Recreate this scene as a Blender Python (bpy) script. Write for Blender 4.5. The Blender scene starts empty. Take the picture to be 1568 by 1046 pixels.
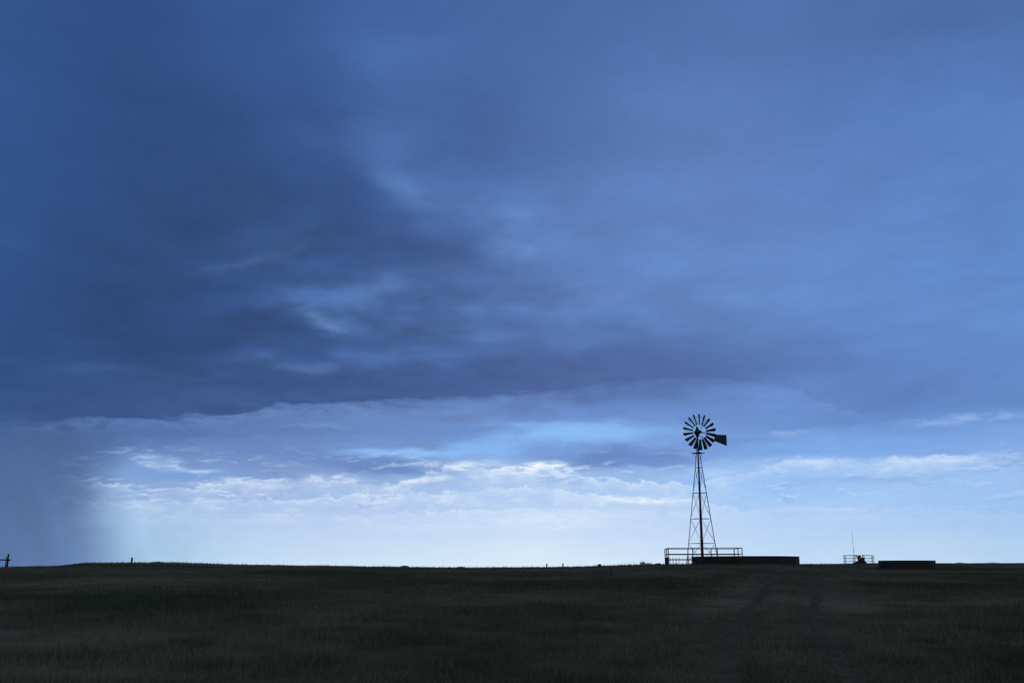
import bpy, math, random
import numpy as np
from mathutils import Vector, Matrix
random.seed(4); np.random.seed(4)
scene=bpy.context.scene
EYE=1.6
PITCH=math.atan(347.5/1524.0)
F=1524.0
cp,sp=math.cos(PITCH),math.sin(PITCH)

# ------------------------------------------------------------ camera
cd=bpy.data.cameras.new("camera"); cd.lens=35; cd.sensor_width=36
cd.clip_start=0.1; cd.clip_end=30000
cam=bpy.data.objects.new("camera",cd); scene.collection.objects.link(cam)
cam.location=(0,0,EYE); cam.rotation_euler=(math.pi/2+PITCH,0,0)
scene.camera=cam
scene.view_settings.view_transform='Standard'
scene.view_settings.look='None'; scene.view_settings.exposure=0

def ang(px,py):
    "bearing / elevation (degrees) of a point of the sky"
    cx=(px-784)/F; cy=(522.5-py)/F
    y=cp-cy*sp; z=sp+cy*cp; x=cx
    return math.degrees(math.atan2(x,y)), math.degrees(math.atan2(z,math.hypot(x,y)))

# ------------------------------------------------------------ noise
_perm=np.random.RandomState(11).permutation(4096)
_ca=np.cos(np.arange(4096)*(2*math.pi/4096)).astype(np.float32); _sa=np.sin(np.arange(4096)*(2*math.pi/4096)).astype(np.float32)
def pnoise(x,y,s=0):
    i=np.floor(x).astype(np.int32); j=np.floor(y).astype(np.int32); fx=(x-i).astype(np.float32); fy=(y-j).astype(np.float32)
    u=fx*fx*fx*(fx*(fx*6-15)+10); v=fy*fy*fy*(fy*(fy*6-15)+10)
    a0=_perm[(i+s*57)&4095]; a1=_perm[(i+1+s*57)&4095]
    def c(a,di,dj):
        h=_perm[(a+j+dj)&4095]; return _ca[h]*(fx-di)+_sa[h]*(fy-dj)
    return (c(a0,0,0)*(1-u)+c(a1,1,0)*u)*(1-v)+(c(a0,0,1)*(1-u)+c(a1,1,1)*u)*v
def pf(x,y,s=0,o=6,g=.5,lac=2.03):
    "signed fractal noise, about -1..1"
    r=0;a=1.;t_=0
    for k in range(o):
        ca,sa=math.cos(k*.7),math.sin(k*.7)
        if k==0: ca,sa=1.,0.
        f=lac**k
        r=r+a*pnoise((x*ca-y*sa)*f+k*17.3,(x*sa+y*ca)*f+k*5.1,s+k); t_+=a; a*=g
    return r/t_*2.2
def ss(a,b,v):
    t_=np.clip((v-a)/(b-a),0,1); return t_*t_*(3-2*t_)
def lin(c):
    c=np.asarray(c,float)/255.
    return np.where(c<=.04045,c/12.92,((c+.055)/1.055)**2.4)

# ------------------------------------------------------------ sky dome
colx=[0,100,200,400,600,800,1000,1200,1400,1568]
T={
0:[(50,84,144),(47,81,140),(46,79,137),(50,86,148),(58,95,159),(61,100,164),(64,104,168),(67,106,170),(69,107,170),(71,109,170)],
100:[(46,82,142),(46,81,140),(46,79,137),(50,85,146),(60,98,162),(62,101,166),(66,106,173),(70,111,178),(73,113,180),(78,120,186)],
200:[(46,82,142),(45,80,138),(44,77,134),(48,83,143),(57,95,158),(64,104,170),(70,111,178),(74,117,186),(79,123,192),(85,130,196)],
300:[(46,84,144),(45,80,139),(44,77,133),(46,79,137),(58,97,160),(70,111,178),(76,119,188),(79,121,190),(83,127,196),(87,133,200)],
400:[(46,84,144),(45,80,139),(44,77,133),(47,81,139),(57,94,156),(74,115,182),(80,125,194),(85,131,200),(87,133,203),(87,133,203)],
500:[(44,82,142),(43,78,136),(42,75,130),(50,85,146),(63,102,166),(69,108,174),(76,119,186),(80,125,192),(88,133,202),(93,139,207)],
560:[(44,80,140),(44,80,138),(46,79,137),(54,90,153),(61,98,161),(61,97,160),(67,106,173),(79,119,188),(85,128,196),(95,139,207)],
590:[(46,78,135),(47,79,135),(50,81,138),(54,88,149),(59,95,157),(66,103,168),(78,119,187),(85,128,196),(86,128,195),(92,135,203)],
620:[(46,78,135),(50,80,136),(58,90,148),(76,109,168),(82,118,180),(86,124,190),(90,133,201),(92,136,205),(84,128,195),(92,136,203)],
655:[(48,80,138),(58,88,145),(84,117,176),(96,131,190),(98,134,194),(102,142,206),(106,150,214),(98,144,212),(96,142,208),(118,160,222)],
690:[(56,86,142),(70,99,153),(106,140,198),(112,146,205),(112,150,215),(116,160,224),(106,150,214),(116,166,230),(126,166,226),(134,170,228)],
720:[(68,98,152),(84,115,167),(122,157,212),(120,150,205),(130,162,217),(150,188,236),(138,176,230),(148,187,240),(150,190,241),(144,182,240)],
760:[(77,107,160),(92,124,175),(142,175,222),(150,180,227),(156,187,234),(168,200,243),(160,196,243),(154,195,244),(156,195,244),(152,191,240)],
800:[(82,114,167),(96,130,181),(152,188,227),(174,202,239),(180,206,242),(190,216,247),(180,209,245),(166,202,244),(161,198,242),(157,195,241)],
840:[(83,116,169),(98,132,182),(154,192,226),(186,215,242),(195,222,245),(208,230,250),(196,221,247),(180,212,245),(180,210,242),(171,205,240)],
866:[(84,118,170),(99,135,184),(158,197,230),(196,222,245),(204,228,248),(212,233,250),(205,226,248),(187,215,246),(187,214,243),(176,208,240)],
}
rows=sorted(T); arr=np.array([[T[r][i] for i in range(len(colx))] for r in rows],float)
def lookup(px,py):
    px=np.clip(px,0,1568); py=np.clip(py,0,866)
    i=np.clip(np.searchsorted(colx,px,side='right')-1,0,len(colx)-2); cx=np.array(colx,float)
    j=np.clip(np.searchsorted(rows,py,side='right')-1,0,len(rows)-2); ry=np.array(rows,float)
    fx=(px-cx[i])/(cx[i+1]-cx[i]); fy=(py-ry[j])/(ry[j+1]-ry[j])
    fx=(.5*fx+.5*fx*fx*(3-2*fx))[:,None]; fy=(.5*fy+.5*fy*fy*(3-2*fy))[:,None]
    return (arr[j,i]*(1-fx)+arr[j,i+1]*fx)*(1-fy)+(arr[j+1,i]*(1-fx)+arr[j+1,i+1]*fx)*fy
def table(az,el):
    a=np.radians(np.clip(az,-34,34)); e=np.radians(np.clip(el,0,36))
    x,y,z=np.sin(a)*np.cos(e),np.cos(a)*np.cos(e),np.sin(e)
    f=y*cp+z*sp; u=-y*sp+z*cp
    return lookup(784+F*x/f,522.5-F*u/f)

azf=np.linspace(-37,37,1150); azb=np.linspace(37,323,110)[1:-1]
AZ=np.concatenate([azf,azb])
EL=np.concatenate([[-3.0,-.5],np.arange(0,10.5,.045),np.arange(10.5,37,.10),np.linspace(37,89,26)])
ag,eg=np.meshgrid(AZ,EL,indexing='xy')
az=ag.ravel(); el=np.maximum(eg.ravel(),0); azs=np.where(az>180,az-360,az)

# cloud-deck plane seen in perspective from below
zr=np.sin(np.radians(el))+.12
QU=np.sin(np.radians(azs))*np.cos(np.radians(el))/zr; QV=np.cos(np.radians(azs))*np.cos(np.radians(el))/zr
w1x=pf(QU*1.3,QV*1.3,1,4); w1y=pf(QU*1.3,QV*1.3,21,4)
w2x=pf(QU*4,QV*4.,41,5,.5); w2y=pf(QU*4,QV*4.,61,5,.5)
w3x=pf(az/2.4,el/.75,81,6,.54); w3y=pf(az/2.4,el/.75,101,6,.54)
hi=ss(4.5,14,el); lo=ss(0,3,el)*.85+.15
cell=(el+4)/14.
ba=azs+hi*(w1x*2.2+w2x*.8)+.5*w3x*lo*(1-hi)
be=el+hi*cell*(w1y*1.3+w2y*.5)+.16*w3y*lo*(1-hi)
col=table(ba,np.maximum(be,0))
P_hi=(azs+w1x*.8+w2x*.9, el+cell*(w1y*.45+w2y*.5))
P_lo=(azs+w3x*1.3*lo, el+w3y*.26*lo)
def mixc(f,c):
    global col
    col=col*(1-f[:,None])+np.asarray(c,float)*f[:,None]
def blob(P,px,py,rx,ry,rot,c,s,mod=None,p=1.0):
    a,e=ang(px,py); ax=ang(px+rx,py)[0]-a; ey=abs(ang(px,py-ry)[1]-e); r=math.radians(rot)
    dx,dy=P[0]-a,P[1]-e; u=(dx*math.cos(r)+dy*math.sin(r))/ax; v=(-dx*math.sin(r)+dy*math.cos(r))/ey
    f=np.exp(-(u*u+v*v)**p*.9)*s
    if mod is not None: f=f*mod
    mixc(f,c)
nbig=pf(QU*2.6,QV*2.6,141,6,.5); nmed=pf(QU*6+w2x*.2,QV*6+w2y*.2,161,5,.52); nfin=pf(az/1.1,el/.32,181,5,.6)
modH=ss(-.45,.45,nmed*.5+nbig*.5); modL=ss(-.5,.35,nfin+.3*w3x)
# dark storm masses
for b in [(330,330,230,190,0,(41,71,125),.85),(285,490,270,85,0,(38,68,121),.95),(665,365,110,44,-14,(50,82,141),.95),(560,395,90,34,-10,(47,79,137),.85),
          (725,210,75,75,10,(54,91,154),.6),(780,560,200,30,3,(54,87,149),.85),(520,300,75,70,0,(45,78,137),.85),(470,150,70,110,0,(46,80,140),.5),(1050,575,170,24,5,(65,102,167),.7)]:
    blob(P_hi,*b)
# lit thin spots and wisps
for b in [(636,290,48,26,-26,(90,131,195),1.),(705,300,95,36,-25,(72,112,178),.75),(815,370,72,56,-25,(92,134,200),.95),(560,450,110,26,12,(85,125,188),.95),
          (500,487,42,11,-14,(118,158,216),1.),(690,498,70,12,-10,(96,135,197),.95),(490,552,95,11,4,(91,128,189),.95),(600,470,170,42,0,(70,109,173),.75),
          (610,205,120,60,0,(67,105,169),.8),(595,75,85,34,0,(66,104,168),.7),(880,455,150,30,0,(84,124,191),.8),(1170,390,170,60,0,(89,138,207),.5),
          (280,572,190,11,0,(68,100,158),.7),(460,215,60,40,0,(58,94,156),.6),(860,520,120,12,-3,(78,116,182),.6),(1030,500,140,14,0,(82,125,192),.6),(620,545,180,9,2,(72,109,172),.6),(1180,460,120,16,-3,(92,140,208),.4)]:
    blob(P_hi,*b,mod=.25+.75*modH)
fa=[ang(*p) for p in [(215,415),(290,430),(345,408),(400,392),(445,385),(485,366)]]
ln=np.interp(P_lo[0],[a for a,_ in fa],[e for _,e in fa]); dd=(el+.4*w2y+.2*nmed-ln)
fm=ss(fa[0][0],fa[3][0],azs)*(1-ss(fa[4][0],fa[5][0]+1.0,azs))
mixc(np.exp(-(dd/.40)**2)*fm*.48*(.25+.75*modH),(82,114,170)); mixc(np.exp(-((dd-1.1)/.9)**2)*fm*.35,(60,94,152))
act=np.exp(-(((azs+7)/15)**2+((el-11.5)/8)**2)); act=.24+.76*act
bil=0;a_=1.
for k in range(5):
    bil=bil+a_*(np.abs(pnoise(QU*2.9*2.05**k+w1x*.4+k*3.,QV*2.9*2.05**k+w1y*.4+k,701+k))*2.4-.55); a_*=.5
shade=1+act*(.09*nbig+.055*nmed+.10*bil)
shade=1+(shade-1)*ss(5.0,8.0,el)
col*=shade[:,None]
# second, lower grey layer under the storm base
for b in [(520,645,260,24,0,(96,130,190),.8),(690,655,120,14,3,(100,138,202),.8),(300,650,170,16,0,(82,114,173),.7),(430,695,95,12,0,(100,134,194),.8),
          (180,665,110,22,0,(72,103,160),.7),(1050,640,200,16,0,(92,136,204),.5),(1330,640,200,12,0,(86,130,198),.6)]:
    blob(P_lo,*b,mod=.55+.45*modL)
def edge(pts,P,noise):
    q=[ang(*p) for p in pts]; return np.interp(P[0],[a for a,_ in q],[e for _,e in q])+noise
E=edge([(0,650),(60,643),(200,640),(350,634),(430,619),(560,614),(700,608),(850,600),(960,584),(1060,574),(1200,592),(1320,634),(1420,622),(1568,560)],
       P_lo,.19*w3y+.10*nfin)
d=el-E; msk=np.interp(azs,[ang(p,620)[0] for p in (0,60,350,560,850,1000,1150,1350,1480)],[.3,.9,1.,1.,.95,.75,.45,.5,.15])
lump=.78+.22*ss(-.5,.5,pf(az/2.6,el/.9,741,5))
bel=ss(-.10,.12,d)*np.exp(-np.clip(d,0,None)/1.7)*msk*lump
left=ss(ang(900,600)[0],ang(300,600)[0],azs)[:,None]
cb=np.array([56,90,153.])*(1-left)+np.array([44,73,131.])*left
rgt=ss(ang(1050,600)[0],ang(1300,600)[0],azs)[:,None]; cb=cb*(1-rgt)+np.array([76,116,184.])*rgt
col=col*(1-bel[:,None])+cb*bel[:,None]
gl=np.exp(-((d+.38)/.3)**2)*msk*ss(ang(1300,600)[0],ang(700,600)[0],azs)*.3*modL; mixc(gl,(112,147,204))
# clear sky gaps
for b in [(880,663,160,17,0,(126,182,244),.95),(840,656,90,9,0,(130,186,246),.6),(630,693,105,5.5,0,(134,187,245),.95),(745,686,60,16,0,(126,180,242),.9),
          (1330,682,240,22,0,(112,164,233),.7),(300,725,75,8,0,(112,158,222),.8),(1180,740,170,22,0,(138,189,247),.7),(1500,760,140,30,0,(144,190,245),.5),(480,652,60,4,0,(116,152,210),.5)]:
    blob(P_lo,*b,p=1.5)
for b in [(945,700,105,15,0,(88,127,195),1.),(1010,706,70,10,0,(98,138,204),.8),(585,713,95,11,-2,(98,132,194),.95),(690,662,110,9,3,(96,137,203),.95),
          (420,688,80,10,0,(98,132,194),.8),(1120,676,60,8,4,(100,142,208),.8),(1330,733,120,6,0,(122,163,225),.6),(1180,690,60,8,0,(112,154,220),.5)]:
    blob(P_lo,*b,p=1.5)

def interp_px(xs,vals,y=720): return np.interp(azs,[ang(p,y)[0] for p in xs],vals)
def bank(pts,c,s,thick,scale,amp,seed,mx,mv,body):
    q=[ang(*p) for p in pts]; top=np.interp(azs,[a for a,_ in q],[e for _,e in q])
    bil=0;a_=1.;wx=pf(az/1.4,el/.5,seed+50,4)*.5
    for k in range(5):
        bil=bil+a_*(np.abs(pnoise((az+wx)/scale*2.1**k+seed,el/(scale*.5)*2.1**k+k*3,seed+k))*2.2-.5); a_*=.55
    big=pf(az/5.5,az*0+seed,seed+70,3)
    top=top+amp*(-bil*.5)+.22*big
    d=top-el; m=interp_px(mx,mv)*np.clip(.82+.9*pf(az/3.2,el/1.5,seed+80,3),.2,1.1)
    relief=.52+.48*ss(-.45,.4,pf((az+wx)/.8,el/.27,seed+30,5,.6))
    soft=.075+.10*ss(-.3,.5,pf(az/2.1,az*0+seed*.3,seed+90,3))
    f=ss(-.02,1.,d/soft*1.)*(np.exp(-np.clip(d,0,None)/thick))*m*s*relief
    fb=ss(0,.14,d)*np.exp(-np.clip(d,0,None)/(thick*3))*m*.5*s
    mixc(np.clip(fb,0,1),body); mixc(np.clip(f,0,1),c)
bank([(0,735),(160,740),(250,746),(350,741),(480,733),(600,744),(660,722),(700,716),(760,722),(840,711),(880,726),(960,737),(1060,744),(1150,722),(1230,702),(1330,706),(1420,700),(1500,705),(1568,712)],
     (232,243,255),1.05,.42,1.9,.66,301,[90,180,400,560,660,700,860,930,1050,1180,1240,1330,1420,1500,1568],[0,.8,.7,.65,1,1,1,.85,.65,.45,.7,.45,.7,.4,.15],(174,202,241))
bank([(0,770),(300,765),(600,758),(800,745),(950,762),(1040,766),(1100,774),(1568,785)],
     (222,236,253),.85,.46,1.7,.62,331,[110,220,400,500,800,1000,1060,1350,1568],[0,.7,.65,.85,1,1,.45,.35,.15],(178,205,242))
bank([(0,790),(300,790),(600,786),(850,776),(1000,784),(1568,800)],
     (220,236,253),.65,.4,1.5,.5,361,[150,250,400,650,850,1020,1150,1568],[0,.3,.6,.9,.9,.6,.25,.1],(186,211,243))
bank([(0,812),(600,806),(850,800),(1568,815)],(216,233,252),.4,.4,1.5,.4,391,[200,400,650,900,1050,1568],[0,.4,.8,.8,.3,.1],(190,215,245))
wq=pf(az/3,el/1.1,421,4)
n0=pf(az/2.3+.5*wq,el/.6+.3*wq,401,6,.6); n1=pf(az/2.3+.5*wq,(el+.14)/.6+.3*wq,401,6,.6)
patch=ss(-.25,.35,pf(az/6,el/2,431,3)+.1)
dens=ss(.02,.30,n0)*patch; rim=np.clip((n0-n1)*3.0,-1,1)
band=ss(2.2,3.6,el)*(1-ss(5.4,7.0,el))*interp_px([60,180,500,900,1050,1200,1568],[0,.8,.9,.75,.5,.5,.4])
mixc(dens*band*.35*np.clip(-rim+.3,0,1),(104,138,198)); mixc(dens*band*.7*np.clip(rim+.05,0,1),(206,226,251))
for b in [(840,712,34,5,0,(244,249,255),1.),(872,716,14,4,-20,(228,240,254),.9),(705,712,58,7,0,(222,236,253),.9),(245,707,24,8,-8,(198,220,247),.9),(290,718,45,4,-4,(198,218,246),.8),
          (505,733,50,5,0,(208,226,250),.85),(370,740,70,5,0,(202,221,249),.8),(985,766,75,4.5,0,(228,241,254),.95),(650,734,28,4,0,(230,242,254),.9),
          (1235,708,62,9,0,(194,216,249),.9),(1420,705,120,6,0,(198,220,250),.9),(1490,641,120,6,2.5,(142,178,236),.8),(1200,664,60,4,3,(134,170,230),.8),
          (845,795,110,12,0,(218,234,253),.6),(640,802,80,8,0,(208,226,249),.55),(1130,724,60,8,0,(176,204,246),.75),(1200,780,90,3,0,(180,208,247),.5),(1340,778,130,3,0,(182,209,246),.4)]:
    blob(P_lo,*b,mod=.35+.65*modL,p=1.2)
# rain curtain on the left: soft grey veil
cur=1-ss(ang(60,760)[0],ang(230,760)[0],azs+.9*pf(az/5,el/4,520,3)+.30*el-.8)
rm=cur*(1-ss(5.5,8.5,el)); st=pf(az/1.7+el*.2,el/8,511,4,.5)
mixc(rm*.6*ss(.2,4.5,el),(62,91,144)); mixc(rm*.5,(80,110,161))
col*=(1+rm*.045*st)[:,None]
halo=np.exp(-((azs-ang(220,780)[0])/2.8)**2)*np.exp(-((el-2.4)/1.7)**2)*.18; mixc(halo,(168,201,232))
st3=pf(az/2.2+el*.16,el/9,541,3,.5); col*=(1+.025*st3*np.exp(-((azs-ang(215,780)[0])/3.5)**2)*(1-ss(3,6,el)))[:,None]
g_=col.mean(1,keepdims=True); col=g_+(col-g_)*.95
LC=lin(np.clip(col,0,255))
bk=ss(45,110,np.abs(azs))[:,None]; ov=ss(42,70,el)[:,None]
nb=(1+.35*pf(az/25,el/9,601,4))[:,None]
back=np.array([.39,.45,.51])*nb; over=np.array([.17,.22,.33])*np.ones_like(back)  # unseen sky behind camera and overhead, made brighter to light the ground
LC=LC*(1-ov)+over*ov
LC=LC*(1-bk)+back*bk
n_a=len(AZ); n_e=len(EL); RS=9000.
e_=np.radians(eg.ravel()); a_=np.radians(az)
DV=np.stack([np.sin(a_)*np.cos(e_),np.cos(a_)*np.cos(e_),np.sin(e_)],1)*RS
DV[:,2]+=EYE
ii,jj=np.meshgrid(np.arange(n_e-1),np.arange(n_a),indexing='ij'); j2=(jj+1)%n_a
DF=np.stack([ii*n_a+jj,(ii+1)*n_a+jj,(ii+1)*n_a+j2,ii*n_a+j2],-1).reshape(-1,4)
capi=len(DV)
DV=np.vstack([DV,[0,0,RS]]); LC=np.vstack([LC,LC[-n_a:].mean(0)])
def np_mesh(name,V,Fc,mat,smooth=True,extra_tris=None):
    me=bpy.data.meshes.new(name); k=Fc.shape[1]
    li=Fc.astype(np.int32).ravel(); ls=np.arange(0,Fc.size,k,dtype=np.int32); lt=np.full(len(Fc),k,dtype=np.int32)
    if extra_tris is not None:
        ls=np.concatenate([ls,Fc.size+np.arange(0,extra_tris.size,3,dtype=np.int32)]); lt=np.concatenate([lt,np.full(len(extra_tris),3,dtype=np.int32)])
        li=np.concatenate([li,extra_tris.astype(np.int32).ravel()])
    me.vertices.add(len(V)); me.vertices.foreach_set('co',V.astype(np.float32).ravel())
    me.loops.add(len(li)); me.loops.foreach_set('vertex_index',li)
    me.polygons.add(len(ls)); me.polygons.foreach_set('loop_start',ls); me.polygons.foreach_set('loop_total',lt)
    me.polygons.foreach_set('use_smooth',np.full(len(ls),smooth))
    me.update(calc_edges=True); me.materials.append(mat)
    ob=bpy.data.objects.new(name,me); scene.collection.objects.link(ob); return ob
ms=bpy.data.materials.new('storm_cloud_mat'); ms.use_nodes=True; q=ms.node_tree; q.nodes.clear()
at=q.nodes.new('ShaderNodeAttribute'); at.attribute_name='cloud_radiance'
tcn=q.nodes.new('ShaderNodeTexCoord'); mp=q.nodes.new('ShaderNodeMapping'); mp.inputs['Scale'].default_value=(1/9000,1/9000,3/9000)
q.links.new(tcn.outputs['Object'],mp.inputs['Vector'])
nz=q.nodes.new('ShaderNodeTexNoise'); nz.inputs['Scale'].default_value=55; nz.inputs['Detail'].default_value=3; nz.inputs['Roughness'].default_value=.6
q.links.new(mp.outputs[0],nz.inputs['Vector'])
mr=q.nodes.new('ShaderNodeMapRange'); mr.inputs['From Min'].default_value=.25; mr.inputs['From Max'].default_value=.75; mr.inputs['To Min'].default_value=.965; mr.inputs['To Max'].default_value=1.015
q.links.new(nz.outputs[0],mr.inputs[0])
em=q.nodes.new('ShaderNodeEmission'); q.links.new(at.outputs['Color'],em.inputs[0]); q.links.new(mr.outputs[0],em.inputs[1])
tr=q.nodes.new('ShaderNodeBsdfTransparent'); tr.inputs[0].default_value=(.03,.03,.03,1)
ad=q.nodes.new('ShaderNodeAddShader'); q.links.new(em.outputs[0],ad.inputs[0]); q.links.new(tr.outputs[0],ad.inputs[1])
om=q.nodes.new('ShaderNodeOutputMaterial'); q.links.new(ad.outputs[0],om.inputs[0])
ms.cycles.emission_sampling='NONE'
lastrow=np.arange(n_a)+(n_e-1)*n_a
TR=np.stack([lastrow,np.full(n_a,capi),np.roll(lastrow,-1)],1)
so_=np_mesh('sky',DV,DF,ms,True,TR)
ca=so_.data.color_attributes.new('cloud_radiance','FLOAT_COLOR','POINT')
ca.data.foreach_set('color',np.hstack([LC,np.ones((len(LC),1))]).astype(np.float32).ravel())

# ------------------------------------------------------------ world + sun
SUN_EL,SUN_AZ=math.radians(24),math.radians(10)
world=bpy.data.worlds.new("World"); scene.world=world; world.use_nodes=True
wn=world.node_tree; bg=wn.nodes['Background']
sky=wn.nodes.new('ShaderNodeTexSky'); sky.sky_type='NISHITA'; sky.sun_disc=False
sky.sun_elevation=SUN_EL; sky.sun_rotation=SUN_AZ
wn.links.new(sky.outputs[0],bg.inputs[0]); bg.inputs[1].default_value=.05
sl=bpy.data.lights.new("sun",'SUN'); sl.energy=.8; sl.angle=math.radians(25); sl.color=(1,.95,.88)
so=bpy.data.objects.new("sun",sl); scene.collection.objects.link(so)
sd=Vector((math.sin(SUN_AZ)*math.cos(SUN_EL),math.cos(SUN_AZ)*math.cos(SUN_EL),math.sin(SUN_EL)))
so.rotation_euler=sd.to_track_quat('Z','Y').to_euler()

# ------------------------------------------------------------ terrain
def hsh(i,j,s):
    v=np.sin(i*127.1+j*311.7+s*74.7)*43758.5453
    return v-np.floor(v)
def vnoise(x,y,s=0):
    i=np.floor(x); j=np.floor(y); fx=x-i; fy=y-j
    fx=fx*fx*(3-2*fx); fy=fy*fy*(3-2*fy)
    a=hsh(i,j,s);b=hsh(i+1,j,s);c=hsh(i,j+1,s);d=hsh(i+1,j+1,s)
    return (a*(1-fx)+b*fx)*(1-fy)+(c*(1-fx)+d*fx)*fy
def fbm(x,y,s=0,o=4):
    r=0;a=.5;t_=0
    for k in range(o):
        r=r+a*vnoise(x*2**k,y*2**k,s+k); t_+=a; a*=.5
    return r/t_
RAD=np.array([0,14,38,60,78,95,130,200,350,800,6000.])
TA=[(-60,[-1.6,-1.4,-.6,-.1,.1,.1,-.3,-1.5,-3,-6,-9]),
    (-30,[-1.6,-1.45,-.7,-.1,.08,.0,-.3,-1.5,-3,-6,-9]),
    (ang(0,866)[0],[-1.6,-1.47,-.7,-.15,.09,.0,-.4,-1.6,-3,-6,-9]),
    (ang(80,866)[0],[-1.6,-1.47,-.7,-.12,.16,.1,-.4,-1.6,-3,-6,-9]),
    (ang(135,866)[0],[-1.6,-1.47,-.66,-.0,.40,.35,-.3,-1.6,-3,-6,-9]),
    (ang(250,866)[0],[-1.6,-1.48,-.66,.0,.45,.38,-.3,-1.6,-3,-6,-9]),
    (ang(350,866)[0],[-1.6,-1.48,-.68,-.08,.31,.2,-.4,-1.6,-3,-6,-9]),
    (ang(500,866)[0],[-1.6,-1.49,-.7,-.15,.20,.1,-.4,-1.6,-3,-6,-9]),
    (ang(700,866)[0],[-1.6,-1.49,-.72,-.25,.06,.0,-.5,-1.6,-3,-6,-9]),
    (ang(850,866)[0],[-1.6,-1.49,-.70,-.2,.10,.0,-.5,-1.6,-3,-6,-9]),
    (ang(1000,866)[0],[-1.6,-1.49,-.66,-.05,.30,.22,-.3,-1.5,-3,-6,-9]),
    (ang(1050,866)[0],[-1.6,-1.49,-.66,-.02,.33,.30,0,-1.0,-3,-6,-9]),
    (ang(1200,866)[0],[-1.6,-1.49,-.68,-.1,.32,.36,.5,.8,-1.5,-6,-9]),
    (ang(1348,866)[0],[-1.6,-1.49,-.8,-.42,-.28,-.08,.68,.95,-1.5,-6,-9]),
    (ang(1568,866)[0],[-1.6,-1.5,-.82,-.45,-.3,-.05,.6,.98,-1.5,-6,-9]),
    (60,[-1.6,-1.6,-1.2,-.8,-.5,-.2,.5,.9,-1,-6,-9])]
AZS=np.array([a for a,_ in TA]); ZT=np.array([z for _,z in TA],float)
TRK=np.array([(2.6,5),(3.2,10),(3.85,14.5),(5.1,20),(7.3,28),(10.2,38),(13.4,48),(17,58),(21,66),(25,76),(28,90)])
def track_o(x,y):
    xc=np.interp(y,TRK[:,1],TRK[:,0])
    sl_=np.interp(y,TRK[:,1],np.gradient(TRK[:,0],TRK[:,1]))
    return (x-xc+(fbm(y*.12,y*0+3.3)-.5)*.5)/np.sqrt(1+sl_**2)
def track_d(x,y):
    return np.abs(np.abs(track_o(x,y))-.85),((y>4)&(y<95)).astype(float)
def dryness(x,y):
    "patches of pale dry grass, and the driven strip"
    o=track_o(x,y)
    p=pf(x/11.,y/12.,901,5,.58)
    dr=np.clip(.32+.85*p,0,1)
    br=np.clip(.75+.7*pf(x/5.,y/5.,941,3),.2,1.3)
    dr=dr+br*(.40*np.exp(-((np.abs(o)-1.7)/.9)**2)+.38*np.exp(-(o/.45)**2))*(y<70)
    dr=dr+.35*np.exp(-(((x-2.0)/2.6)**2+((y-17)/2.8)**2))
    return np.clip(dr*np.clip(.85+.7*pf(x/1.7,y/1.7,921,3),.25,1.4),0,1)
def ground(x,y):
    x=np.asarray(x,float); y=np.asarray(y,float)
    r=np.hypot(x,y); a=np.degrees(np.arctan2(x,y))
    ac=np.clip(a,-60,60)
    i=np.clip(np.searchsorted(AZS,ac)-1,0,len(AZS)-2)
    fa=(ac-AZS[i])/(AZS[i+1]-AZS[i]); fa=np.clip(fa,0,1)
    fa=fa*fa*(3-2*fa)*.5+fa*.5
    j=np.clip(np.searchsorted(RAD,r)-1,0,len(RAD)-2)
    fr=np.clip((r-RAD[j])/(RAD[j+1]-RAD[j]),0,1)
    z=(ZT[i,j]*(1-fr)+ZT[i,j+1]*fr)*(1-fa)+(ZT[i+1,j]*(1-fr)+ZT[i+1,j+1]*fr)*fa
    back=np.clip((np.abs(a)-60)/60,0,1)
    z=z*(1-back)+(-1.6)*back
    k=np.clip(r/20,0,1)
    z=z+(fbm(x*.35+9,y*.35)-.5)*.10*k+(fbm(x*1.6,y*1.6,5)-.5)*.05
    d,inr=track_d(x,y)
    z=z-.035*np.exp(-(d/.24)**2)*inr
    return z+EYE

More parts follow.
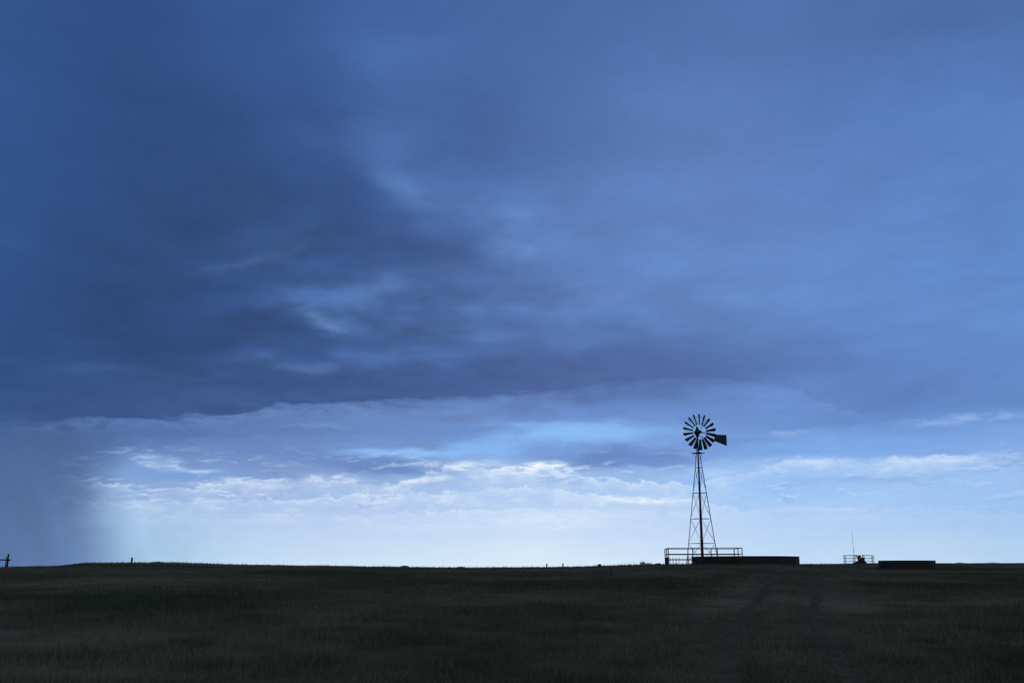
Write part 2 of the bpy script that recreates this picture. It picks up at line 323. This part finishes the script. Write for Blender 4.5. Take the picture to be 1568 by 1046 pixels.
def make_mesh(name,verts,faces,mat=None,smooth=False):
    me=bpy.data.meshes.new(name); me.from_pydata([tuple(v) for v in verts],[],faces); me.update()
    if smooth: me.polygons.foreach_set('use_smooth',[True]*len(me.polygons))
    ob=bpy.data.objects.new(name,me); scene.collection.objects.link(ob)
    if mat: me.materials.append(mat)
    return ob
def noise_mat(name,c1,c2,scale,rough=.9,metal=0,c3=None,scale3=1,bump=0,spec=.2,dry=None):
    m=bpy.data.materials.new(name); m.use_nodes=True; t_=m.node_tree; b=t_.nodes['Principled BSDF']
    tc_=t_.nodes.new('ShaderNodeTexCoord')
    n=t_.nodes.new('ShaderNodeTexNoise'); n.inputs['Scale'].default_value=scale; n.inputs['Detail'].default_value=8; n.inputs['Roughness'].default_value=.65
    t_.links.new(tc_.outputs['Object'],n.inputs['Vector'])
    r=t_.nodes.new('ShaderNodeValToRGB'); r.color_ramp.elements[0].position=.36; r.color_ramp.elements[1].position=.64
    r.color_ramp.elements[0].color=c1+(1,); r.color_ramp.elements[1].color=c2+(1,)
    t_.links.new(n.outputs[0],r.inputs[0]); out=r.outputs[0]
    def mixin(fac,cc,out):
        mxx=t_.nodes.new('ShaderNodeMix'); mxx.data_type='RGBA'
        t_.links.new(fac,mxx.inputs['Factor']); t_.links.new(out,mxx.inputs[6]); mxx.inputs[7].default_value=cc+(1,)
        return mxx.outputs[2]
    if c3:
        n3=t_.nodes.new('ShaderNodeTexNoise'); n3.inputs['Scale'].default_value=scale3; n3.inputs['Detail'].default_value=5
        t_.links.new(tc_.outputs['Object'],n3.inputs['Vector'])
        mr=t_.nodes.new('ShaderNodeMapRange'); mr.inputs['From Min'].default_value=.45; mr.inputs['From Max'].default_value=.65
        t_.links.new(n3.outputs[0],mr.inputs[0]); out=mixin(mr.outputs[0],c3,out)
    if dry:
        at=t_.nodes.new('ShaderNodeAttribute'); at.attribute_name='dryness'; out=mixin(at.outputs['Fac'],dry,out)
    t_.links.new(out,b.inputs['Base Color'])
    b.inputs['Roughness'].default_value=rough; b.inputs['Metallic'].default_value=metal
    b.inputs['Specular IOR Level'].default_value=spec
    if bump:
        bp=t_.nodes.new('ShaderNodeBump'); bp.inputs['Strength'].default_value=bump; bp.inputs['Distance'].default_value=.05
        t_.links.new(n.outputs[0],bp.inputs['Height']); t_.links.new(bp.outputs[0],b.inputs['Normal'])
    return m
m_ground=noise_mat('prairie_soil_mat',(.022,.027,.020),(.050,.050,.040),2.2,1,0,(.028,.036,.024),.09,.8,0.0,(.086,.082,.068))
m_grass=noise_mat('grass_mat',(.026,.036,.023),(.062,.068,.046),1.1,1,0,(.030,.044,.028),.11,0,0.0,(.14,.132,.108))
m_dirt=noise_mat('dirt_mat',(.036,.036,.034),(.066,.063,.057),3.0,1,0,None,1,.6,0.0)
m_road=noise_mat('road_dirt_mat',(.09,.07,.068),(.14,.11,.105),1.2,1,0,None,1,.4,0.0)
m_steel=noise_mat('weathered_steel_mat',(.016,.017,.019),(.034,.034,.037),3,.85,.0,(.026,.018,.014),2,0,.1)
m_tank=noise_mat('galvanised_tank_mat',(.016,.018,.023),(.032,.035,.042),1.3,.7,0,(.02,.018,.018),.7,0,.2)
m_wood=noise_mat('weathered_wood_mat',(.02,.017,.015),(.04,.035,.031),9,.95)
m_leaf=noise_mat('shrub_mat',(.02,.025,.013),(.042,.042,.022),12,1)
m_water=noise_mat('water_mat',(.02,.03,.03),(.025,.035,.03),1,.05)

fr=np.radians(np.linspace(-36,36,560)); bkk=np.radians(np.linspace(36,324,122)[1:-1])
th=np.concatenate([fr,bkk]); NA=len(th)
rad=np.concatenate([[.5,2,4,6,8],np.geomspace(9.5,110,330),np.geomspace(112,8800,70)])
R_,A_=np.meshgrid(rad,th,indexing='ij'); gx=R_*np.sin(A_); gy=R_*np.cos(A_)
gz=ground(gx,gy)
V=np.stack([gx.ravel(),gy.ravel(),gz.ravel()],1)
ii,jj=np.meshgrid(np.arange(len(rad)-1),np.arange(NA),indexing='ij'); j2=(jj+1)%NA
Fq=np.stack([ii*NA+jj,ii*NA+j2,(ii+1)*NA+j2,(ii+1)*NA+jj],-1).reshape(-1,4)[:,::-1]
ci=len(V); V=np.vstack([V,[0,0,float(ground(0,0))]])
TG=np.stack([np.arange(NA),np.full(NA,ci),(np.arange(NA)+1)%NA],1)[:,::-1]
go=np_mesh('ground',V,Fq,m_ground,True,TG)
da=go.data.attributes.new('dryness','FLOAT','POINT'); da.data.foreach_set('value',dryness(V[:,0],V[:,1]).astype(np.float32))

ys=np.linspace(6,84,420); pv=[];pfc=[]
xc=np.interp(ys,TRK[:,1],TRK[:,0])-(fbm(ys*.12,ys*0+3.3)-.5)*.5
sl_=np.interp(ys,TRK[:,1],np.gradient(TRK[:,0],TRK[:,1]))
for side in (-1,1):
    base=len(pv); nw=7
    for k,yv in enumerate(ys):
        w=.13*(.85+.3*float(vnoise(yv*.35,side*3.1,8)))
        for q_ in range(nw):
            o=(side*.85+(q_/(nw-1)-.5)*2*w)*math.sqrt(1+sl_[k]**2)
            xx=xc[k]+o; pv.append((xx,yv,float(ground(xx,yv))+.006))
    for k in range(len(ys)-1):
        for q_ in range(nw-1):
            a=base+k*nw+q_; pfc.append((a,a+1,a+nw+1,a+nw))
make_mesh('dirt_track',pv,pfc,m_dirt,True)

RD=np.array([(-14,22),(-19.5,33),(-26.2,48),(-33,62),(-38.5,76),(-43,90),(-48,108)],float)
pv=[];pfc=[];n_=120;nw=15
for k in range(n_):
    tt=k/(n_-1)*(len(RD)-1); xx=np.interp(tt,range(len(RD)),RD[:,0]); yy=np.interp(tt,range(len(RD)),RD[:,1])
    for q_ in range(nw):
        o=(q_/(nw-1)-.5)*2*3.2; x_=xx+o*.9-2.6; y_=yy+o*.42
        pv.append((x_,y_,float(ground(x_,y_))+.02+.10*(1-abs(q_/(nw-1)-.5)*2)))
for k in range(n_-1):
    for q_ in range(nw-1):
        a=k*nw+q_; pfc.append((a,a+1,a+nw+1,a+nw))
make_mesh('dirt_road',pv,pfc,m_road,True)

# grass: one mesh of blades
n_b=560000
r=np.exp(np.random.uniform(math.log(9.5),math.log(125),n_b)); a=np.radians(np.random.uniform(-35,35,n_b))
x=r*np.sin(a); y=r*np.cos(a)
cl=fbm(x*.9,y*.9,2); cl2=fbm(x*.12,y*.12,12)
d,inr=track_d(x,y)
keep=(cl+np.random.uniform(-.2,.2,n_b)>.40)&~((d<.12+.12*cl)&(inr>0)&(np.random.rand(n_b)>.55))
rx_=np.interp(y,RD[:,1],RD[:,0])-2.6
keep&=~((np.abs(x-rx_)<3.6)&(y>20))
x,y,r,cl,cl2,d,inr=x[keep],y[keep],r[keep],cl[keep],cl2[keep],d[keep],inr[keep]; n_b=len(x)
z=ground(x,y)-.01
dry=dryness(x,y)
h=(.05+.14*np.random.rand(n_b)**2)*(.4+1.5*cl)*(.5+1.0*cl2)*np.interp(r,[10,40,80],[1,.9,.75])
h*=np.where(inr>0,.4+.6*ss(.1,.45,d),1)*(1-.4*dry)
tall=np.random.rand(n_b)<.012; h[tall]*=2.2
w=.0035+.00012*r
an=np.random.rand(n_b)*math.pi; le=np.random.normal(0,.4,n_b)*h; le2=np.random.normal(0,.4,n_b)*h
dx,dy=np.cos(an)*w,np.sin(an)*w
GV=np.stack([np.stack([x-dx,y-dy,z],1),np.stack([x+dx,y+dy,z],1),np.stack([x+le,y+le2,z+h],1)],1).reshape(-1,3)
gr=np_mesh('prairie_grass',GV,np.arange(n_b*3).reshape(-1,3),m_grass,False)
dv=np.clip(dry*np.random.uniform(.5,1.2,n_b)+(np.random.rand(n_b)<.06)*.5,0,1)
da=gr.data.attributes.new('dryness','FLOAT','POINT'); da.data.foreach_set('value',np.repeat(dv,3).astype(np.float32))

# ------------------------------------------------------------ modelling helpers
class MB:
    def __init__(s): s.v=[]; s.f=[]
    def tube(s,a,b,r1,r2=None,n=8,cap=True):
        a=Vector(a);b=Vector(b); r2=r1 if r2 is None else r2
        d=(b-a).normalized(); u=d.orthogonal().normalized(); w=d.cross(u); k=len(s.v)
        for p,rr in((a,r1),(b,r2)):
            for i in range(n):
                t_=2*math.pi*i/n; s.v.append(p+u*math.cos(t_)*rr+w*math.sin(t_)*rr)
        for i in range(n):
            j=(i+1)%n; s.f.append((k+i,k+j,k+n+j,k+n+i))
        if cap: s.f.append(tuple(k+i for i in range(n))[::-1]); s.f.append(tuple(k+n+i for i in range(n)))
    def path(s,pts,r,n=8,closed=False):
        for i in range(len(pts)-(0 if closed else 1)): s.tube(pts[i],pts[(i+1)%len(pts)],r,n=n)
    def angle(s,a,b,w,t_,out):
        a=Vector(a);b=Vector(b);d=(b-a).normalized(); o=Vector(out); o=(o-d*o.dot(d)).normalized(); q=d.cross(o)
        e1=(-o+q).normalized(); e2=(-o-q).normalized(); k=len(s.v)
        prof=[Vector((0,0,0)),e1*w,e1*w+e2*t_,e1*t_+e2*t_,e2*w+e1*t_,e2*w]
        for p in(a,b):
            for c in prof: s.v.append(p+c)
        for i in range(6):
            j=(i+1)%6; s.f.append((k+i,k+j,k+6+j,k+6+i))
        s.f.append(tuple(range(k,k+6))[::-1]); s.f.append(tuple(range(k+6,k+12)))
    def box(s,c,sx_,sy_,sz_,R=None):
        c=Vector(c);k=len(s.v)
        for dz in(-1,1):
            for dx_,dy_ in((-1,-1),(1,-1),(1,1),(-1,1)):
                v=Vector((dx_*sx_/2,dy_*sy_/2,dz*sz_/2)); v=(R@v) if R else v; s.v.append(c+v)
        for f in((3,2,1,0),(4,5,6,7),(0,1,5,4),(1,2,6,5),(2,3,7,6),(3,0,4,7)): s.f.append(tuple(k+i for i in f))
    def lathe(s,prof,c,n=48):
        k=len(s.v);m=len(prof)
        for i in range(n):
            t_=2*math.pi*i/n
            for (rr,zz) in prof: s.v.append(Vector((c[0]+rr*math.cos(t_),c[1]+rr*math.sin(t_),c[2]+zz)))
        for i in range(n):
            j=(i+1)%n
            for q in range(m-1): s.f.append((k+i*m+q,k+j*m+q,k+j*m+q+1,k+i*m+q+1))
    def obj(s,name,mat,parent=None,smooth=False,M_=None):
        vs=s.v if M_ is None else [M_@Vector(v) for v in s.v]
        ob=make_mesh(name,vs,s.f,mat,smooth)
        if parent: ob.parent=parent
        return ob
def empty(name,loc=(0,0,0)):
    e=bpy.data.objects.new(name,None); scene.collection.objects.link(e); e.location=loc; return e
def gz_(x,y): return float(ground(x,y))
def bx(px,y): return (px-784)/F*y*cp

# ------------------------------------------------------------ windmill
WX,WY=14.02,75.0
g0=gz_(WX,WY)
root=empty('windmill',(WX,WY,g0))
topz=8.5+EYE-g0; hubz=10.03+EYE-g0
yaw=math.radians(38)
def leg(i,z):
    t_=yaw+math.pi/4+i*math.pi/2; rr=1.18+(.14-1.18)*(z/topz)
    return Vector((math.cos(t_)*rr,math.sin(t_)*rr,z))
tw_=MB()
for i in range(4):
    t_=yaw+math.pi/4+i*math.pi/2
    tw_.angle(leg(i,-.25),leg(i,topz+.25),.062,.009,(math.cos(t_),math.sin(t_),0))
levels=[1.55,3.35,5.25,7.15]
for z_ in levels:
    for i in range(4): 
        a_,b_=leg(i,z_),leg((i+1)%4,z_)
        tw_.angle(a_*.995,b_*.995,.035,.006,(0,0,1))
lv=[.1]+levels
for k in range(len(lv)-1):
    for i in range(4):
        j=(i+1)%4
        tw_.tube(leg(i,lv[k]),leg(j,lv[k+1]),.0085,n=5); tw_.tube(leg(j,lv[k]),leg(i,lv[k+1]),.0085,n=5)
tw_.tube((0,0,topz+.2),(0,0,hubz-.1),.06,n=10)
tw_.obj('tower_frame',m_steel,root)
pl=MB(); pl.box((0,0,topz-.02),.72,.72,.035,Matrix.Rotation(yaw,3,'Z'))
for i in range(4): pl.tube(leg(i,topz-.4),leg(i,topz-.04)+Vector((leg(i,topz).x*1.2,leg(i,topz).y*1.2,0)),.012,n=5)
pl.obj('service_platform',m_wood,root)
pr=MB(); pr.tube((0,0,-.1),(0,0,3.4),.05,n=10); pr.tube((0,0,3.4),(0,0,topz+.1),.022,n=8); pr.tube((0,0,-.1),(0,0,.55),.10,n=12); pr.tube((0,0,.5),(.5,-.2,.5),.035,n=8)
pr.obj('pump_rod',m_steel,root,True)
ld=MB()
for k in range(22):
    p=leg(3,.6+k*.36); ld.tube(p,p+Vector((-.16,0,0)),.009,n=5)
ld.obj('ladder_rungs',m_steel,root)

R=1.37; wh=MB(); NB=18
for i in range(NB):
    t_=2*math.pi*(i+.5)/NB; er=Vector((math.cos(t_),0,math.sin(t_))); et=Vector((-math.sin(t_),0,math.cos(t_))); ax=Vector((0,1,0))
    k=len(wh.v); rs=[.40*R,.6*R,.8*R,R]; ws=[.14,.19,.24,.29]
    pit=math.radians(36)
    for rr,ww in zip(rs,ws):
        ch=et*math.cos(pit)-ax*math.sin(pit); nn_=et*(math.sin(pit))+ax*math.cos(pit)
        for th_ in(0,.004):
            for q in range(5):
                u_=q/4-.5; wh.v.append(er*rr+ch*u_*ww+nn_*(.03*(1-4*u_*u_)+th_))
    for s_ in range(3):
        b0=k+s_*10; b1=b0+10
        for q in range(4):
            wh.f.append((b0+q,b0+q+1,b1+q+1,b1+q)); wh.f.append((b0+5+q,b1+5+q,b1+6+q,b0+6+q))
        wh.f.append((b0,b1,b1+5,b0+5)); wh.f.append((b0+4,b0+9,b1+9,b1+4))
    wh.f.append((k,k+5,k+6,k+7,k+8,k+9,k+4,k+3,k+2,k+1))
    e_=k+30; wh.f.append((e_,e_+1,e_+2,e_+3,e_+4,e_+9,e_+8,e_+7,e_+6,e_+5))
for rr in (.47*R,.84*R):
    wh.path([Vector((math.cos(2*math.pi*i/54)*rr,.03,math.sin(2*math.pi*i/54)*rr)) for i in range(54)],.010,5,True)
for i in range(6):
    t_=2*math.pi*i/6; e1=Vector((math.cos(t_),0,math.sin(t_)))
    wh.tube(e1*.08+Vector((0,-.10,0)),e1*.84*R+Vector((0,.03,0)),.010,n=5); wh.tube(e1*.08+Vector((0,.12,0)),e1*.84*R+Vector((0,.03,0)),.010,n=5)
wh.tube((0,-.16,0),(0,.2,0),.085,n=14)
view=math.atan2(WX,WY)
wyaw=-view+math.radians(27)
Rm=Matrix.Rotation(wyaw,4,'Z')
fwd_=Rm@Vector((0,-1,0))
Mw=Matrix.Translation(Vector((0,0,hubz))+fwd_*.42)@Rm
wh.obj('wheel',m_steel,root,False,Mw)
gb=MB()
gb.tube((0,-.40,0),(0,.28,0),.11,.13,n=14); gb.box((0,.0,.02),.24,.42,.30); gb.lathe([(0,.48),(.05,.44),(.11,.30),(.14,.15),(.14,-.18),(.09,-.34),(0,-.34)],(0,0,0),16)
gb.obj('gearbox',m_steel,root,True,Matrix.Translation((0,0,hubz))@Rm)
ta=-view+math.radians(-44)
td=Vector((-math.sin(ta),math.cos(ta),0)); up=Vector((0,0,1)); tn=td.cross(up)
tl=MB(); H=Vector((0,0,hubz))
tl.tube(H+up*.02,H+td*3.0+up*-.05,.024,n=6); tl.tube(H-up*.28,H+td*2.0+up*-.42,.016,n=6)
k=len(tl.v)
for o in(-.004,.004):
    for (l_,z_) in((1.80,-.0),(3.15,.06),(3.15,-.80),(1.80,-.50)): tl.v.append(H+td*l_+up*z_+tn*o+tn*.03)
for f in((3,2,1,0),(4,5,6,7),(0,1,5,4),(1,2,6,5),(2,3,7,6),(3,0,4,7)): tl.f.append(tuple(k+i for i in f))
for l_ in(1.9,2.5,3.1): tl.tube(H+td*l_+up*.02,H+td*l_+up*(-.45-.2*(l_-1.8)/1.35),.012,n=5)
tl.obj('tail_vane',m_tank,root)

# ------------------------------------------------------------ stock tanks
def tank(name,cx,cy,Rr,top):
    g=min(gz_(cx+Rr*math.cos(t_),cy+Rr*math.sin(t_)) for t_ in np.linspace(0,6.28,12))
    e=empty(name,(cx,cy,0)); b=MB()
    zt=top+EYE; zb=g-.1
    prof=[(Rr,zb)]; hh=zt-zb
    for k in range(1,9):
        zz=zb+hh*k/9; prof+= [(Rr,zz-.02),(Rr+.018,zz),(Rr,zz+.02)]
    prof+=[(Rr,zt-.05),(Rr+.05,zt-.04),(Rr+.06,zt),(Rr+.03,zt+.03),(Rr-.02,zt),(Rr-.03,zt-.06),(Rr-.03,zb)]
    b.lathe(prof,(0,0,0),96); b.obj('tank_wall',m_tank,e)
    w_=MB(); w_.lathe([(0,zt-.15),(Rr-.03,zt-.15)],(0,0,0),64); w_.obj('water',m_water,e,True)
    s_=MB()
    for i in range(28):
        t_=2*math.pi*i/28; c=Vector((math.cos(t_)*(Rr+.03),math.sin(t_)*(Rr+.03),0)); s_.tube(c+Vector((0,0,zb)),c+Vector((0,0,zt-.05)),.022,n=6)
    s_.obj('wall_stiffeners',m_tank,e)
tank('stock_tank',18.35,80.3,4.1,.90)
tank('stock_tank',bx(1389,93),93,2.4,.70)

# ------------------------------------------------------------ railings
def railing(name,corners,hts,top,post_r=.035,rail_r=.024,step=1.75,mat=m_steel,lattice=0):
    e=empty(name,(corners[0][0],corners[0][1],0)); b=MB(); O=Vector((corners[0][0],corners[0][1],0))
    n=len(corners)
    for i in range(n):
        a_=Vector(corners[i]+(0,)); c_=Vector(corners[(i+1)%n]+(0,)); ln=(c_-a_).length; m=max(1,round(ln/step))
        for k in range(m):
            p=a_.lerp(c_,k/m); b.tube(Vector((p.x,p.y,gz_(p.x,p.y)-.1))-O,Vector((p.x,p.y,top+EYE+.02))-O,post_r,n=8)
        for hh in hts: b.tube(Vector((a_.x,a_.y,top+EYE-hh))-O,Vector((c_.x,c_.y,top+EYE-hh))-O,rail_r,n=8)
        if lattice and i in (0,n-1,n-2):
            mm=int(ln/.22)
            for k in range(mm):
                p=a_.lerp(c_,(k+.5)/mm)
                if p.x<12.7: b.tube(Vector((p.x,p.y,gz_(p.x,p.y)))-O,Vector((p.x,p.y,top+EYE-.62))-O,.012,n=5)
    b.obj('rails_and_posts',mat,e); return e
railing('pipe_railing',[(11.2,72.9),(16.35,72.3),(16.6,76.0),(11.5,76.5)],[.0,.42,.80],1.44,lattice=1)
py0=122
railing('well_guard_railing',[(bx(1293,py0),py0),(bx(1336,py0),py0),(bx(1339,py0+2.5),py0+2.5),(bx(1296,py0+2.5),py0+2.5)],[.0,.35,.7],1.56,step=1.2,post_r=.03,rail_r=.022)
ex,ey=bx(1319,py0+1.2),py0+1.2; ge=gz_(ex,ey)
e=empty('pump_engine',(ex,ey,ge)); b=MB()
b.box((0,0,.12),1.1,.7,.24); b.box((.05,0,.45),.7,.5,.42); b.lathe([(0,.95),(.16,.9),(.2,.7),(.2,.6)],(-.15,0,0),14); b.tube((-.3,0,.6),(-.62,0,.95),.07,n=10); b.tube((.3,0,.6),(.3,0,1.0),.04,n=8)
b.lathe([(.0,-.06),(.3,-.06),(.33,0),(.3,.06),(0,.06)],(.0,0,.62),16)
b.obj('engine_block',m_tank,e)
b=MB(); b.tube((-.18,-.27,.55),(-.18,-.33,.55),.13,n=14); m_or=noise_mat('orange_paint_mat',(.35,.08,.03),(.45,.12,.04),6,.6); b.obj('flywheel_guard',m_or,e)
ax_,ay_=bx(1309,py0+.6),py0+.6
e=empty('antenna_mast',(ax_,ay_,gz_(ax_,ay_))); b=MB()
b.tube((0,0,-.2),(0,0,1.6),.03,.024,n=8); b.tube((0,0,1.6),(-.06,0,3.75),.02,.014,n=6); b.box((0,0,.06),.3,.3,.12); b.tube((-.12,0,1.55),(.12,0,1.55),.015,n=6)
b.obj('mast',m_steel,e)

# ------------------------------------------------------------ posts
def post(name,px,y,hh,r_=.055,lean=0):
    x_=bx(px,y); g=gz_(x_,y); e=empty(name,(x_,y,g)); b=MB()
    pts=[(0,0,-.2),(lean*.4,0,hh*.5),(lean,0,hh-.03),(lean,0,hh)]; rr=[r_*1.1,r_,r_*.92,r_*.6]
    for i in range(3): b.tube(pts[i],pts[i+1],rr[i],rr[i+1],n=9)
    b.tube((lean-.03,-.05,hh*.72),(lean+.07,.05,hh*.72),.012,n=5)
    b.obj('post_shaft',m_wood,e,True)
post('fence_post',201,77,.42,.07); post('fence_post',837,77,.30,.05,.02); post('fence_post',862,77,.27,.05)
post('fence_post',936,52,.45,.04,-.03)
gx_,gy_=bx(10.5,74),74; g=gz_(gx_,gy_); e=empty('fence_brace_post',(gx_,gy_,g)); b=MB()
b.tube((0,0,-.2),(.02,0,.98),.075,.065,n=10); b.tube((-.14,.03,-.1),(-.12,.03,.78),.035,n=8); b.tube((.26,-.09,.54),(-3.1,-.09,.60),.05,.045,n=9); b.tube((-3,0,-.2),(-3,0,1.0),.07,n=10)
b.obj('brace_posts_and_rail',m_wood,e,True)

def shrub(px,y,w_,h_,n=260):
    x0=bx(px,y); g=gz_(x0,y); V_=[];F_=[]
    for i in range(n):
        a=random.random()*6.283; q=random.random()**.6; ph=random.random()
        c=Vector((math.cos(a)*q*w_,math.sin(a)*q*w_,h_*ph*(1-.6*q*q)*random.uniform(.6,1.15)))
        dd=Vector((random.uniform(-1,1),random.uniform(-1,1),random.uniform(.2,1.4))).normalized()*random.uniform(.03,.09)
        s_=dd.orthogonal().normalized()*.018; k=len(V_); V_+= [c-s_,c+s_,c+dd]; F_.append((k,k+1,k+2))
    b=MB(); b.v=V_;b.f=F_
    for i in range(7):
        a=random.random()*6.28; b.tube((0,0,-.05),(math.cos(a)*w_*.6,math.sin(a)*w_*.6,h_*random.uniform(.5,.9)),.012,.004,n=4)
    o=b.obj('shrub',m_leaf); o.location=(x0,y,g)
for s in [(984,76,.22,.30),(992,76.5,.40,.17),(1008,76,.25,.12),(240,78,.5,.12),(620,78,.3,.10),(705,77.5,.35,.10),(1240,100,.4,.16),(1520,150,.9,.22),(1470,150,.6,.15),(918,77,.15,.15)]: shrub(*s)
